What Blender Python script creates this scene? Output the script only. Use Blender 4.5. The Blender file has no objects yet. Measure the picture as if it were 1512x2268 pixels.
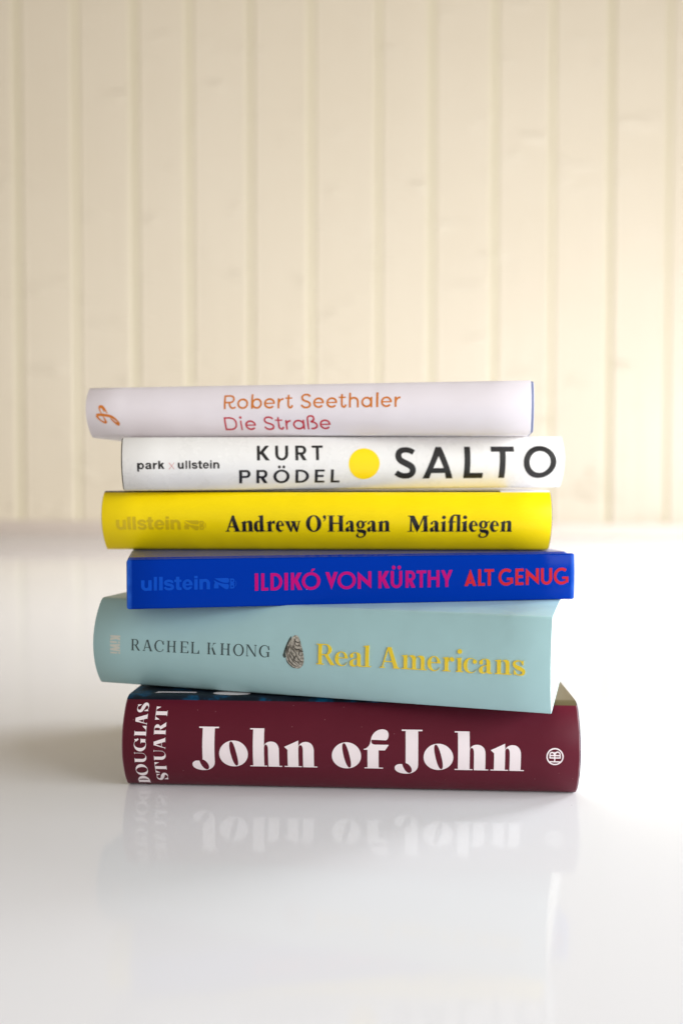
import bpy, math, random
import numpy as np
from mathutils import Vector, Matrix
from mathutils.geometry import delaunay_2d_cdt

random.seed(7)
rad = math.radians
S = bpy.context.scene
COL = S.collection

# ------------------------------------------------------------------ camera
cam_d = bpy.data.cameras.new('camera')
cam = bpy.data.objects.new('camera', cam_d)
COL.objects.link(cam)
cam.location = (0, -.43, .1345)
cam.rotation_euler = (rad(90 - 1.735), 0, 0)
cam_d.sensor_fit = 'VERTICAL'
cam_d.sensor_height = 36
cam_d.lens = 33.016
cam_d.clip_start = .01
cam_d.clip_end = 60
cam_d.dof.use_dof = True
cam_d.dof.focus_distance = .405
cam_d.dof.aperture_fstop = 5.2
S.camera = cam

# ------------------------------------------------------------------ light
W = bpy.data.worlds.new('World')
S.world = W
W.use_nodes = True
nt = W.node_tree
bg = nt.nodes['Background']
# the room around: warm and dim above and behind, brighter and more neutral on the viewer's side
tc = nt.nodes.new('ShaderNodeTexCoord')
sx = nt.nodes.new('ShaderNodeSeparateXYZ')
nt.links.new(tc.outputs['Generated'], sx.inputs[0])
mr = nt.nodes.new('ShaderNodeMapRange')
mr.inputs[1].default_value = .35; mr.inputs[2].default_value = -1.
nt.links.new(sx.outputs['Y'], mr.inputs[0])
mc = nt.nodes.new('ShaderNodeMix'); mc.data_type = 'RGBA'
mc.inputs[6].default_value = (.44, .365, .275, 1)
mc.inputs[7].default_value = (.65, .595, .54, 1)
nt.links.new(mr.outputs[0], mc.inputs[0])
mz = nt.nodes.new('ShaderNodeMapRange')
mz.inputs[1].default_value = .1; mz.inputs[2].default_value = 1.; mz.inputs[3].default_value = 1.; mz.inputs[4].default_value = .45
nt.links.new(sx.outputs['Z'], mz.inputs[0])
nt.links.new(mc.outputs[2], bg.inputs[0])
nt.links.new(mz.outputs[0], bg.inputs[1])


def lamp(name, loc, aim, size, power, color, sy=None):
    d = bpy.data.lights.new(name, 'AREA')
    d.shape = 'RECTANGLE'
    d.size = size
    d.size_y = sy or size
    d.energy = power
    d.color = color
    o = bpy.data.objects.new(name, d)
    COL.objects.link(o)
    o.location = loc
    o.rotation_euler = (Vector(aim) - Vector(loc)).to_track_quat('-Z', 'Y').to_euler()
    return o


lamp('window_light', (1.22, -.55, .40), (0, 0, .10), 1.25, 31, (.92, .96, 1), .62)
t = lamp('wall_light', (2.3, .35, .32), (-.5, 2.5, -.12), 1.2, 36, (.95, .965, 1), .6)
t.data.spread = rad(125)
t = lamp('side_light', (1.9, 1.35, .85), (-.55, 1.0, 0), 1.2, 24, (.92, .95, 1), .8)
t.data.spread = rad(75)

S.view_settings.view_transform = 'Standard'
S.view_settings.look = 'None'
S.view_settings.exposure = 0
S.view_settings.gamma = 1
S.view_settings.use_curve_mapping = False


# ------------------------------------------------------------------ materials
def srgb(r, g, b):
    f = lambda c: (c / 255 / 12.92 if c / 255 <= .04045 else ((c / 255 + .055) / 1.055) ** 2.4)
    return (f(r), f(g), f(b), 1)


def mat(name, col, rough=.5, spec=.5, coat=0., coat_r=.1, bump=0., bscale=900., var=.0, wave=0.):
    m = bpy.data.materials.new(name)
    m.use_nodes = True
    nt = m.node_tree
    p = nt.nodes['Principled BSDF']
    p.inputs['Roughness'].default_value = rough
    p.inputs['Specular IOR Level'].default_value = spec
    p.inputs['Coat Weight'].default_value = coat
    p.inputs['Coat Roughness'].default_value = coat_r
    p.inputs['Base Color'].default_value = col
    tc = nt.nodes.new('ShaderNodeTexCoord')
    if var:
        n = nt.nodes.new('ShaderNodeTexNoise')
        n.inputs['Scale'].default_value = 45
        n.inputs['Detail'].default_value = 5
        nt.links.new(tc.outputs['Object'], n.inputs['Vector'])
        mx = nt.nodes.new('ShaderNodeMix')
        mx.data_type = 'RGBA'
        mx.inputs[6].default_value = tuple(c * (1 - var) for c in col[:3]) + (1,)
        mx.inputs[7].default_value = tuple(min(1, c * (1 + var)) for c in col[:3]) + (1,)
        nt.links.new(n.outputs['Fac'], mx.inputs[0])
        nt.links.new(mx.outputs[2], p.inputs['Base Color'])
    if wave:
        n5 = nt.nodes.new('ShaderNodeTexNoise'); n5.inputs['Scale'].default_value = 60 if bscale > 100 else 7
        n5.inputs['Detail'].default_value = 6; n5.inputs['Roughness'].default_value = .7
        nt.links.new(tc.outputs['Object'], n5.inputs['Vector'])
        r5 = nt.nodes.new('ShaderNodeMapRange')
        r5.inputs[1].default_value = .3; r5.inputs[2].default_value = .7
        r5.inputs[3].default_value = rough * .86; r5.inputs[4].default_value = rough * 1.16
        nt.links.new(n5.outputs['Fac'], r5.inputs[0])
        nt.links.new(r5.outputs[0], p.inputs['Roughness'])
    if bump:
        n2 = nt.nodes.new('ShaderNodeTexNoise')
        n2.inputs['Scale'].default_value = bscale
        n2.inputs['Detail'].default_value = 3
        nt.links.new(tc.outputs['Object'], n2.inputs['Vector'])
        b = nt.nodes.new('ShaderNodeBump')
        b.inputs['Strength'].default_value = 1
        b.inputs['Distance'].default_value = bump
        nt.links.new(n2.outputs['Fac'], b.inputs['Height'])
        if wave:
            n4 = nt.nodes.new('ShaderNodeTexNoise')
            n4.inputs['Scale'].default_value = 38
            n4.inputs['Detail'].default_value = 2
            nt.links.new(tc.outputs['Object'], n4.inputs['Vector'])
            b4 = nt.nodes.new('ShaderNodeBump')
            b4.inputs['Strength'].default_value = 1
            b4.inputs['Distance'].default_value = wave
            nt.links.new(n4.outputs['Fac'], b4.inputs['Height'])
            nt.links.new(b4.outputs['Normal'], b.inputs['Normal'])
        nt.links.new(b.outputs['Normal'], p.inputs['Normal'])
    return m


def specks(m, col, scale=420., thr=.985, size=.10):
    """tiny light dust specks on a dark cover"""
    nt = m.node_tree
    p = nt.nodes['Principled BSDF']
    src = p.inputs['Base Color'].links[0].from_socket if p.inputs['Base Color'].links else None
    tc = nt.nodes.new('ShaderNodeTexCoord')
    v = nt.nodes.new('ShaderNodeTexVoronoi')
    v.inputs['Scale'].default_value = scale
    nt.links.new(tc.outputs['Object'], v.inputs['Vector'])
    lt = nt.nodes.new('ShaderNodeMath'); lt.operation = 'LESS_THAN'
    lt.inputs[1].default_value = size
    nt.links.new(v.outputs['Distance'], lt.inputs[0])
    sep = nt.nodes.new('ShaderNodeSeparateColor')
    nt.links.new(v.outputs['Color'], sep.inputs[0])
    gt = nt.nodes.new('ShaderNodeMath'); gt.operation = 'GREATER_THAN'
    gt.inputs[1].default_value = thr
    nt.links.new(sep.outputs[0], gt.inputs[0])
    mu = nt.nodes.new('ShaderNodeMath'); mu.operation = 'MULTIPLY'
    nt.links.new(lt.outputs[0], mu.inputs[0]); nt.links.new(gt.outputs[0], mu.inputs[1])
    mx = nt.nodes.new('ShaderNodeMix'); mx.data_type = 'RGBA'
    nt.links.new(mu.outputs[0], mx.inputs[0])
    if src: nt.links.new(src, mx.inputs[6])
    else: mx.inputs[6].default_value = p.inputs['Base Color'].default_value
    mx.inputs[7].default_value = col
    nt.links.new(mx.outputs[2], p.inputs['Base Color'])


def edge_glint_wear(m, x0, x1, col, w=.0012):
    """lighter colour along both cover ends: painted edge highlight on blue, rubbing on maroon"""
    nt = m.node_tree; p = nt.nodes['Principled BSDF']
    src = p.inputs['Base Color'].links[0].from_socket if p.inputs['Base Color'].links else None
    tc = nt.nodes.new('ShaderNodeTexCoord')
    sx = nt.nodes.new('ShaderNodeSeparateXYZ'); nt.links.new(tc.outputs['Object'], sx.inputs[0])
    def math_(op, a, b=None):
        n = nt.nodes.new('ShaderNodeMath'); n.operation = op
        for i, v in enumerate((a, b)):
            if v is None: continue
            if isinstance(v, (int, float)): n.inputs[i].default_value = v
            else: nt.links.new(v, n.inputs[i])
        return n.outputs[0]
    d = math_('MINIMUM', math_('SUBTRACT', sx.outputs['X'], x0), math_('SUBTRACT', x1, sx.outputs['X']))
    mp = nt.nodes.new('ShaderNodeMapping'); mp.inputs['Scale'].default_value = (900, 350, 260)
    nt.links.new(tc.outputs['Object'], mp.inputs['Vector'])
    n = nt.nodes.new('ShaderNodeTexNoise'); n.inputs['Scale'].default_value = 1; n.inputs['Detail'].default_value = 4
    nt.links.new(mp.outputs['Vector'], n.inputs['Vector'])
    mr = nt.nodes.new('ShaderNodeMapRange'); mr.inputs[1].default_value = w; mr.inputs[2].default_value = 0.
    nt.links.new(d, mr.inputs[0])
    k = math_('MULTIPLY', mr.outputs[0], math_('MULTIPLY', n.outputs['Fac'], 1.3))
    mx = nt.nodes.new('ShaderNodeMix'); mx.data_type = 'RGBA'
    nt.links.new(k, mx.inputs[0])
    if src: nt.links.new(src, mx.inputs[6])
    else: mx.inputs[6].default_value = p.inputs['Base Color'].default_value
    mx.inputs[7].default_value = col
    nt.links.new(mx.outputs[2], p.inputs['Base Color'])


def ink(name, col, rough=.45, **k):
    return mat(name, col, rough, **k)


# ------------------------------------------------------------------ objects
def link_mesh(name, me, parent=None, mats=()):
    o = bpy.data.objects.new(name, me)
    COL.objects.link(o)
    for m in mats: me.materials.append(m)
    if parent: o.parent = parent
    return o


def smooth(me, ang=35):
    for p in me.polygons: p.use_smooth = True
    me.set_sharp_from_angle(angle=rad(ang))


def top(o, label, cat, group=None, kind=None):
    if label: o['label'] = label
    if cat: o['category'] = cat
    if group: o['group'] = group
    if kind: o['kind'] = kind


# ------------------------------------------------------------------ setting: wall and table
def make_wall():
    WY = 2.55
    D = WY + .43
    g = [(x - 756) / 2080 * D for x in (47, 175, 303, 423, 557, 690, 837, 953, 1091, 1217, 1345, 1473)]
    while g[0] > -3.2: g.insert(0, g[0] - .215 + random.uniform(-.01, .01))
    while g[-1] < 3.2: g.append(g[-1] + .215 + random.uniform(-.01, .01))
    rnd = random.Random(3)
    prof = []
    tilt = [rnd.uniform(-.0015, .0015) for _ in g]
    for i, x in enumerate(g):
        a = tilt[i]; b = tilt[(i + 1) % len(g)]
        # board edge, shallow V groove, eased edge of the next board
        w = rnd.uniform(.85, 1.2); d = rnd.uniform(.0042, .0066)
        prof += [(x - .017 * w, a), (x - .010 * w, a + .0012), (x - .003, d), (x + .003, d),
                 (x + .009 * w, b + .0004), (x + .014 * w, b - .0012), (x + .020 * w, b)]
    zs = [-.7, 3.3]
    vs, fs = [], []
    per = len(prof) // len(g)
    for z in zs:
        vs += [(x, WY + y, z) for x, y in prof]
    n = len(prof)
    for i in range(n - 1): fs.append((i, i + 1, n + i + 1, n + i))
    b0 = len(vs)                                   # back and sides give it thickness
    for z in zs: vs += [(prof[0][0], WY + .06, z), (prof[-1][0], WY + .06, z)]
    fs += [(b0 + 1, b0, b0 + 2, b0 + 3), (b0, 0, n, b0 + 2), (n - 1, b0 + 1, b0 + 3, 2 * n - 1),
           tuple(range(n, 2 * n)) + (b0 + 3, b0 + 2), tuple(reversed(range(n))) + (b0, b0 + 1)]
    me = bpy.data.meshes.new('plank_wall'); me.from_pydata(vs, [], fs); me.update()
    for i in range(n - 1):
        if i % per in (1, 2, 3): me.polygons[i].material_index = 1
    m = mat('cream_paint', (.74, .655, .50, 1), .42, .5)
    nt = m.node_tree; p = nt.nodes['Principled BSDF']
    tc = nt.nodes.new('ShaderNodeTexCoord')
    mp = nt.nodes.new('ShaderNodeMapping'); mp.inputs['Scale'].default_value = (7, 1, 24)
    nt.links.new(tc.outputs['Object'], mp.inputs['Vector'])
    n1 = nt.nodes.new('ShaderNodeTexNoise'); n1.inputs['Scale'].default_value = 1.0; n1.inputs['Detail'].default_value = 2
    nt.links.new(mp.outputs['Vector'], n1.inputs['Vector'])
    r1 = nt.nodes.new('ShaderNodeMapRange'); r1.inputs[1].default_value = .62; r1.inputs[2].default_value = .80; r1.inputs[4].default_value = .8
    nt.links.new(n1.outputs['Fac'], r1.inputs[0])
    mp2 = nt.nodes.new('ShaderNodeMapping'); mp2.inputs['Scale'].default_value = (26, 1, 1.6)
    nt.links.new(tc.outputs['Object'], mp2.inputs['Vector'])
    n2 = nt.nodes.new('ShaderNodeTexNoise'); n2.inputs['Scale'].default_value = 1.0; n2.inputs['Detail'].default_value = 4
    nt.links.new(mp2.outputs['Vector'], n2.inputs['Vector'])
    ad = nt.nodes.new('ShaderNodeMath'); ad.operation = 'MULTIPLY_ADD'
    ad.inputs[1].default_value = .30
    nt.links.new(n2.outputs['Fac'], ad.inputs[0]); nt.links.new(r1.outputs[0], ad.inputs[2])
    bp = nt.nodes.new('ShaderNodeBump'); bp.inputs['Distance'].default_value = .006; bp.inputs['Strength'].default_value = 1
    nt.links.new(ad.outputs[0], bp.inputs['Height'])
    nt.links.new(bp.outputs['Normal'], p.inputs['Normal'])
    # faint blotchy ageing of the paint
    n3 = nt.nodes.new('ShaderNodeTexNoise'); n3.inputs['Scale'].default_value = 2.2; n3.inputs['Detail'].default_value = 3
    nt.links.new(tc.outputs['Object'], n3.inputs['Vector'])
    mx = nt.nodes.new('ShaderNodeMix'); mx.data_type = 'RGBA'
    mx.inputs[6].default_value = (.675, .597, .462, 1); mx.inputs[7].default_value = (.71, .638, .512, 1)
    nt.links.new(n3.outputs['Fac'], mx.inputs[0]); nt.links.new(mx.outputs[2], p.inputs['Base Color'])
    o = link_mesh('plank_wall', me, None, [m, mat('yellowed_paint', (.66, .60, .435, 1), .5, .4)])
    top(o, 'cream painted plank wall with vertical grooves, blurred behind the white tabletop', 'wall')


def make_table():
    far = lambda x: 2.02 - .155 * x
    th, r = .04, .012
    outl = [(-2.2, -.85), (2.2, -.85), (2.2, far(2.2)), (-2.2, far(-2.2))]
    cx, cy = 0, .9
    vs, fs = [], []
    rings = []
    prof = [(r, 0)] + [(r - r * math.sin(a), -r + r * math.cos(a)) for a in [math.pi / 2 * k / 6 for k in range(1, 7)]] + [(0, -th)]
    for inset, z in prof:
        base = len(vs)
        for i, (x, y) in enumerate(outl):
            vs.append((x - math.copysign(inset, x), y + (inset if y < 0 else -inset), z))
        rings.append(base)
    for a, b in zip(rings, rings[1:]):
        for i in range(4):
            j = (i + 1) % 4
            fs.append((a + j, a + i, b + i, b + j))
    fs.append(tuple(rings[0] + i for i in range(4)))
    fs.append(tuple(rings[-1] + i for i in reversed(range(4))))
    me = bpy.data.meshes.new('tabletop'); me.from_pydata(vs, [], fs); me.update()
    smooth(me, 40)
    m = mat('white_lacquer', (.81, .81, .826, 1), .075, .2, bump=.00004, bscale=9, wave=.000002)
    specks(m, (.45, .43, .40, 1), 260, .992, .06)
    o = link_mesh('tabletop', me, None, [m])
    top(o, 'glossy white tabletop that carries the stack of books', 'table')




def make_added_strip():  # strip added to give the soft dark band where wall meets table
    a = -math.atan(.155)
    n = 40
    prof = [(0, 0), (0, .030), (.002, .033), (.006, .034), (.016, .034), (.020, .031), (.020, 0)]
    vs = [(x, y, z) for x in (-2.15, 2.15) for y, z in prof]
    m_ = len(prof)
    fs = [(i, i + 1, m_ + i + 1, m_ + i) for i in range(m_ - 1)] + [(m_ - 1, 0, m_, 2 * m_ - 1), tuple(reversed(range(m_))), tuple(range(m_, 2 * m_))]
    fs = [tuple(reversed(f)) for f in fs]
    me = bpy.data.meshes.new('added_strip'); me.from_pydata(vs, [], fs); me.update()
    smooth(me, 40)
    o = link_mesh('added_strip', me, None, [mat('dark_band_taupe', srgb(206, 193, 181), .5, .4, bump=.0004, bscale=30)])
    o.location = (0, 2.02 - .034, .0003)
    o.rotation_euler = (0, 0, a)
    top(o, 'low taupe strip added as a dark band along the far tabletop edge, blurred', 'edge strip')


make_wall()
make_table()
make_added_strip()


# ------------------------------------------------------------------ lettering: outlines
def P(d, n=7):
    """small path reader: M L C, absolute, closed"""
    t = d.replace('M', ' M ').replace('L', ' L ').replace('C', ' C ').replace('Z', ' ').split()
    pts, i, cmd = [], 0, 'L'
    while i < len(t):
        if t[i] in 'MLC': cmd = t[i]; i += 1; continue
        if cmd == 'C':
            v = [float(q) for q in t[i:i + 6]]; i += 6
            a = pts[-1]; b, c, e = (v[0], v[1]), (v[2], v[3]), (v[4], v[5])
            for k in range(1, n + 1):
                s = k / n; u = 1 - s
                pts.append(tuple(u ** 3 * a[j] + 3 * u * u * s * b[j] + 3 * u * s * s * c[j] + s ** 3 * e[j] for j in (0, 1)))
        else:
            pts.append((float(t[i]), float(t[i + 1]))); i += 2
    return pts


def E(cx, cy, rx, ry, n=36, a0=0, a1=360, rot=0, pw=1.):
    full = abs(a1 - a0) >= 360
    out = []
    for k in range(n if full else n + 1):
        a = rad(a0 + (a1 - a0) * k / n)
        x, y = math.cos(a), math.sin(a)
        x = math.copysign(abs(x) ** pw, x) * rx; y = math.copysign(abs(y) ** pw, y) * ry
        c, s = math.cos(rad(rot)), math.sin(rad(rot))
        out.append((cx + x * c - y * s, cy + x * s + y * c))
    return out


def R(x0, y0, x1, y1): return [(x0, y0), (x1, y0), (x1, y1), (x0, y1)]


def K(pts, w):
    """a pen stroke along pts; w is one width or one per point"""
    n = len(pts)
    if not isinstance(w, (list, tuple)): w = [w] * n
    elif len(w) != n:
        q = len(w) - 1
        w = [w[min(int(i / (n - 1) * q), q - 1)] * (1 - (i / (n - 1) * q - min(int(i / (n - 1) * q), q - 1)))
             + w[min(int(i / (n - 1) * q), q - 1) + 1] * (i / (n - 1) * q - min(int(i / (n - 1) * q), q - 1)) for i in range(n)]
    L, Rr = [], []
    for i in range(n):
        a = pts[max(i - 1, 0)]; b = pts[min(i + 1, n - 1)]
        dx, dy = b[0] - a[0], b[1] - a[1]
        l = math.hypot(dx, dy) or 1
        nx, ny = -dy / l, dx / l
        k = 1.
        if 0 < i < n - 1:
            d1 = (pts[i][0] - a[0], pts[i][1] - a[1]); l1 = math.hypot(*d1) or 1
            c = abs((d1[0] * dx + d1[1] * dy) / l1 / l)
            k = 1 / max(c, .5)
        h = w[i] / 2 * k
        L.append((pts[i][0] + nx * h, pts[i][1] + ny * h)); Rr.append((pts[i][0] - nx * h, pts[i][1] - ny * h))
    return L + Rr[::-1]


def sc(shapes, fx, fy=1., dx=0., dy=0.):
    g = lambda p: [(x * fx + dx, y * fy + dy) for x, y in p]
    return [(g(o), [g(h) for h in hs]) for o, hs in shapes]


def solid(*polys): return [(p, []) for p in polys]


# --- light geometric sans (top book), cap height 100
def geo(c, W, w=13.2):
    h = w / 2
    a = 36.5
    if c == 'R':
        return solid(R(0, 0, w, 100), K(P('M6 94 L42 94 C58 94 72 86 72 70 C72 54 58 46 42 46 L6 46'), w * .92),
                     K(P('M40 46 C40 22 50 4 66 6 C74 7 80 9 85 14'), w * .92))
    if c == 'o': return [(E(W / 2, a, W / 2, a + 1), [E(W / 2, a, W / 2 - w, a + 1 - w)])]
    if c == 'b': return solid(R(0, 0, w, 104)) + [(E(W / 2 + 2, a, W / 2 - 2, a + 1), [E(W / 2 + 2, a, W / 2 - 2 - w, a + 1 - w)])]
    if c == 'e':
        r = W / 2 - h
        return solid(K(E(W / 2, a, r, a + 1 - h, 30, -1, 322), w), R(h, a - 4.5, W - 1, a + 5))
    if c == 'r': return solid(R(0, 0, w, 72), K(P('M%g 30 C%g 54 %g 67 %g 66' % (h, h + 2, W * .5, W)), w))
    if c == 't':
        x = W * .40
        return solid(K([(x, 96), (x, 28)] + P('M%g 26 C%g -2 %g -2 %g 22' % (x, x, W - 6, W - 6))[0:], w), R(0, 67, W * .88, 77))
    if c == 'S':
        return solid(K(sc(solid(P('M66 80 C60 92 50 96 37 96 C18 96 9 86 9 74 C9 58 24 53 38 48 C54 43 67 38 67 24 C67 11 54 4 37 4 C22 4 10 12 5 24', 9)), W / 74)[0][0], w))
    if c == 'h':
        return solid(R(0, 0, w, 104), K(P('M6 38 C6 58 18 68 33 68 C50 68 %g 58 %g 40' % (W - h, W - h)) + [(W - h, 0)], w))
    if c == 'a': return solid(R(W - w, 0, W, 73)) + [(E(W / 2 - 1, a, W / 2 - 1, a + 1), [E(W / 2 - 1, a, W / 2 - 1 - w, a + 1 - w)])]
    if c == 'l': return solid(R(0, 0, w + 2, 104))
    if c == 'D':
        return [(P('M0 0 L0 100 L%g 100 C%g 100 %g 78 %g 50 C%g 22 %g 0 %g 0Z' % (W * .42, W * .8, W, W, W, W * .8, W * .42)),
                 [P('M%g %g L%g %g L%g %g C%g %g %g 72 %g 50 C%g 28 %g %g %g %gZ' % (w, w - 1, w, 101 - w, W * .42, 101 - w, W * .74, 101 - w, W - w, W - w, W - w, W * .74, w - 1, W * .42, w - 1))])]
    if c == 'i': return solid(R(W / 2 - 6, 0, W / 2 + 6, 73), E(W / 2, 96, 10, 10, 20))
    if c == 'ß':
        return solid(K([(h, 0), (h, 70)] + P('M6 74 C6 96 18 102 32 102 C48 102 57 94 57 82 C57 68 46 62 30 58'), w),
                     K(P('M30 57 C58 56 %g 46 %g 29 C%g 12 56 5 30 6' % (W - h, W - h, W - h)), w))
    return []


# --- bold humanist capitals, cap height 100
def caps(c, W, w=20., h=17., ap=0.):
    umlaut = accent = []
    if c in 'ÖÜ':
        umlaut = solid(E(W / 2 - 17, 121 if c == 'Ö' else 120, 10.5, 11.5, 18), E(W / 2 + 17, 121 if c == 'Ö' else 120, 10.5, 11.5, 18))
        c = {'Ö': 'O', 'Ü': 'U'}[c]
    if c == 'Ó':
        accent = solid([(W * .47, 106), (W * .59, 106), (W * .73, 122), (W * .55, 122)]); c = 'O'
    ex = umlaut + accent
    if c == 'I': return solid(R(0, 0, W, 100))
    if c == 'L': return solid(R(0, 0, w, 100), R(0, 0, W, h))
    if c == 'T': return solid(R(0, 100 - h, W, 100), R(W / 2 - w / 2, 0, W / 2 + w / 2, 100))
    if c == 'E': return solid(R(0, 0, w, 100), R(0, 0, W, h), R(0, 100 - h, W, 100), R(0, 51 - h / 2, W * .9, 51 + h / 2))
    if c == 'H': return solid(R(0, 0, w, 100), R(W - w, 0, W, 100), R(0, 52 - h / 2, W, 52 + h / 2))
    if c == 'U':
        r = W * .5
        return solid([(0, 100)] + E(W / 2, r, W / 2, r + 1, 20, 180, 360) + [(W, 100), (W - w, 100)] + E(W / 2, r, W / 2 - w, r + 1 - h, 20, 360, 180) + [(w, 100)]) + ex
    if c == 'O': return [(E(W / 2, 50, W / 2, 51.5, 44), [E(W / 2, 50, W / 2 - w, 51.5 - h, 44)])] + ex
    if c == 'D':
        q = W * .36
        return [([(0, 0), (0, 100)] + E(q, 50, W - q, 50, 24, 90, -90), [[(w, h), (w, 100 - h)] + E(q, 50, W - q - w, 50 - h, 24, 90, -90)])]
    if c in 'PR':
        yb = 40 if c == 'P' else 38
        ym = (100 + yb) / 2; ry = (100 - yb) / 2; bw = W if c == 'P' else W * .97
        q = bw - ry * 1.02
        s = [([(0, yb), (0, 100)] + E(q, ym, bw - q, ry, 18, 90, -90), [[(w, yb + h), (w, 100 - h)] + E(q, ym, bw - q - w, ry - h, 18, 90, -90)]),
             (R(0, 0, w, 100), [])]
        if c == 'R': s += solid([(W - w * 1.32, 0), (W, 0), (W * .60, 48), (W * .60 - w * 1.2, 48)])
        return s
    if c == 'K':
        return solid(R(0, 0, w, 100), [(w * .3, 40), (w * 1.6, 40), (W * .95, 100), (W * .95 - w * 1.3, 100)],
                     [(W - w * 1.35, 0), (W, 0), (w * 2.0, 62), (w * .75, 58)])
    if c == 'A':
        k = w * 1.12
        if ap:
            a, b = W / 2 - ap / 2, W / 2 + ap / 2
            t = 100 * (W / 2 - k) / (W / 2 - k + ap / 2 + k * .25)
            return [([(0, 0), (a, 100), (b, 100), (W, 0), (W - k, 0), (W - k - (W / 2 - k) * .17, 17), (k + (W / 2 - k) * .17, 17), (k, 0)],
                     [[(k + (W / 2 - k) * .38, 33), (W - k - (W / 2 - k) * .38, 33), (W / 2, 71)]])]
        yi = (W / 2 - k) * 100 / (W / 2)
        f = lambda y: k + (W / 2 - k) * y / yi
        return [([(0, 0), (W / 2 - 1, 100), (W / 2 + 1, 100), (W, 0), (W - k, 0), (W - f(15), 15), (f(15), 15), (k, 0)],
                 [[(f(28), 28), (W - f(28), 28), (W / 2, yi)]])]
    if c == 'V':
        k = w * 1.15; yi = 100 - (W / 2 - k) * 100 / (W / 2)
        return solid([(0, 100), (k, 100), (W / 2, yi), (W - k, 100), (W, 100), (W / 2 + 1, 0), (W / 2 - 1, 0)])
    if c == 'N':
        t = w * 1.5; s = (100 - t) / W
        return solid([(0, 0), (w, 0), (w, 100 - s * w), (0, 100)], [(W - w, t), (W - w, 100), (W, 100), (W, 0)], [(0, 100), (W, t), (W, 0), (0, 100 - t)])
    if c == 'Y':
        k = w * 1.15
        return solid(R(W / 2 - w / 2, 0, W / 2 + w / 2, 44), [(0, 100), (k, 100), (W / 2 + w / 2, 42), (W / 2 - w / 2, 38)],
                     [(W, 100), (W - k, 100), (W / 2 - w / 2, 42), (W / 2 + w / 2, 38)])
    if c == 'W':
        k = w * 1.05
        q = W / 4
        return solid([(0, 100), (k, 100), (q + k * .5, 0), (q - k * .5, 0)], [(2 * q - k * .5, 100), (2 * q + k * .5, 100), (q + k * .5, 0), (q - k * .5, 0)],
                     [(2 * q - k * .5, 100), (2 * q + k * .5, 100), (3 * q + k * .5, 0), (3 * q - k * .5, 0)], [(W - k, 100), (W, 100), (3 * q + k * .5, 0), (3 * q - k * .5, 0)])
    if c == 'G':
        rx = W * .54
        return solid(K(E(rx, 50, rx - w / 2, 51.5 - h / 2, 30, 50, 306), (w + h) / 2), R(W - w, 10, W, 46), R(W * .58, 46 - h * .85, W, 46))
    if c == 'S':
        return solid(K(sc(solid(P('M60 82 C52 88 44 91 35 91 C20 91 11 84 11 73 C11 58 24 54 36 48 C48 42 58 38 58 25 C58 14 48 9 35 9 C24 9 14 13 5 20', 9)), W / 69)[0][0], [w * .88, w * .9, w, w * 1.02, w, w * .9, w * .86]))
    return []


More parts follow.
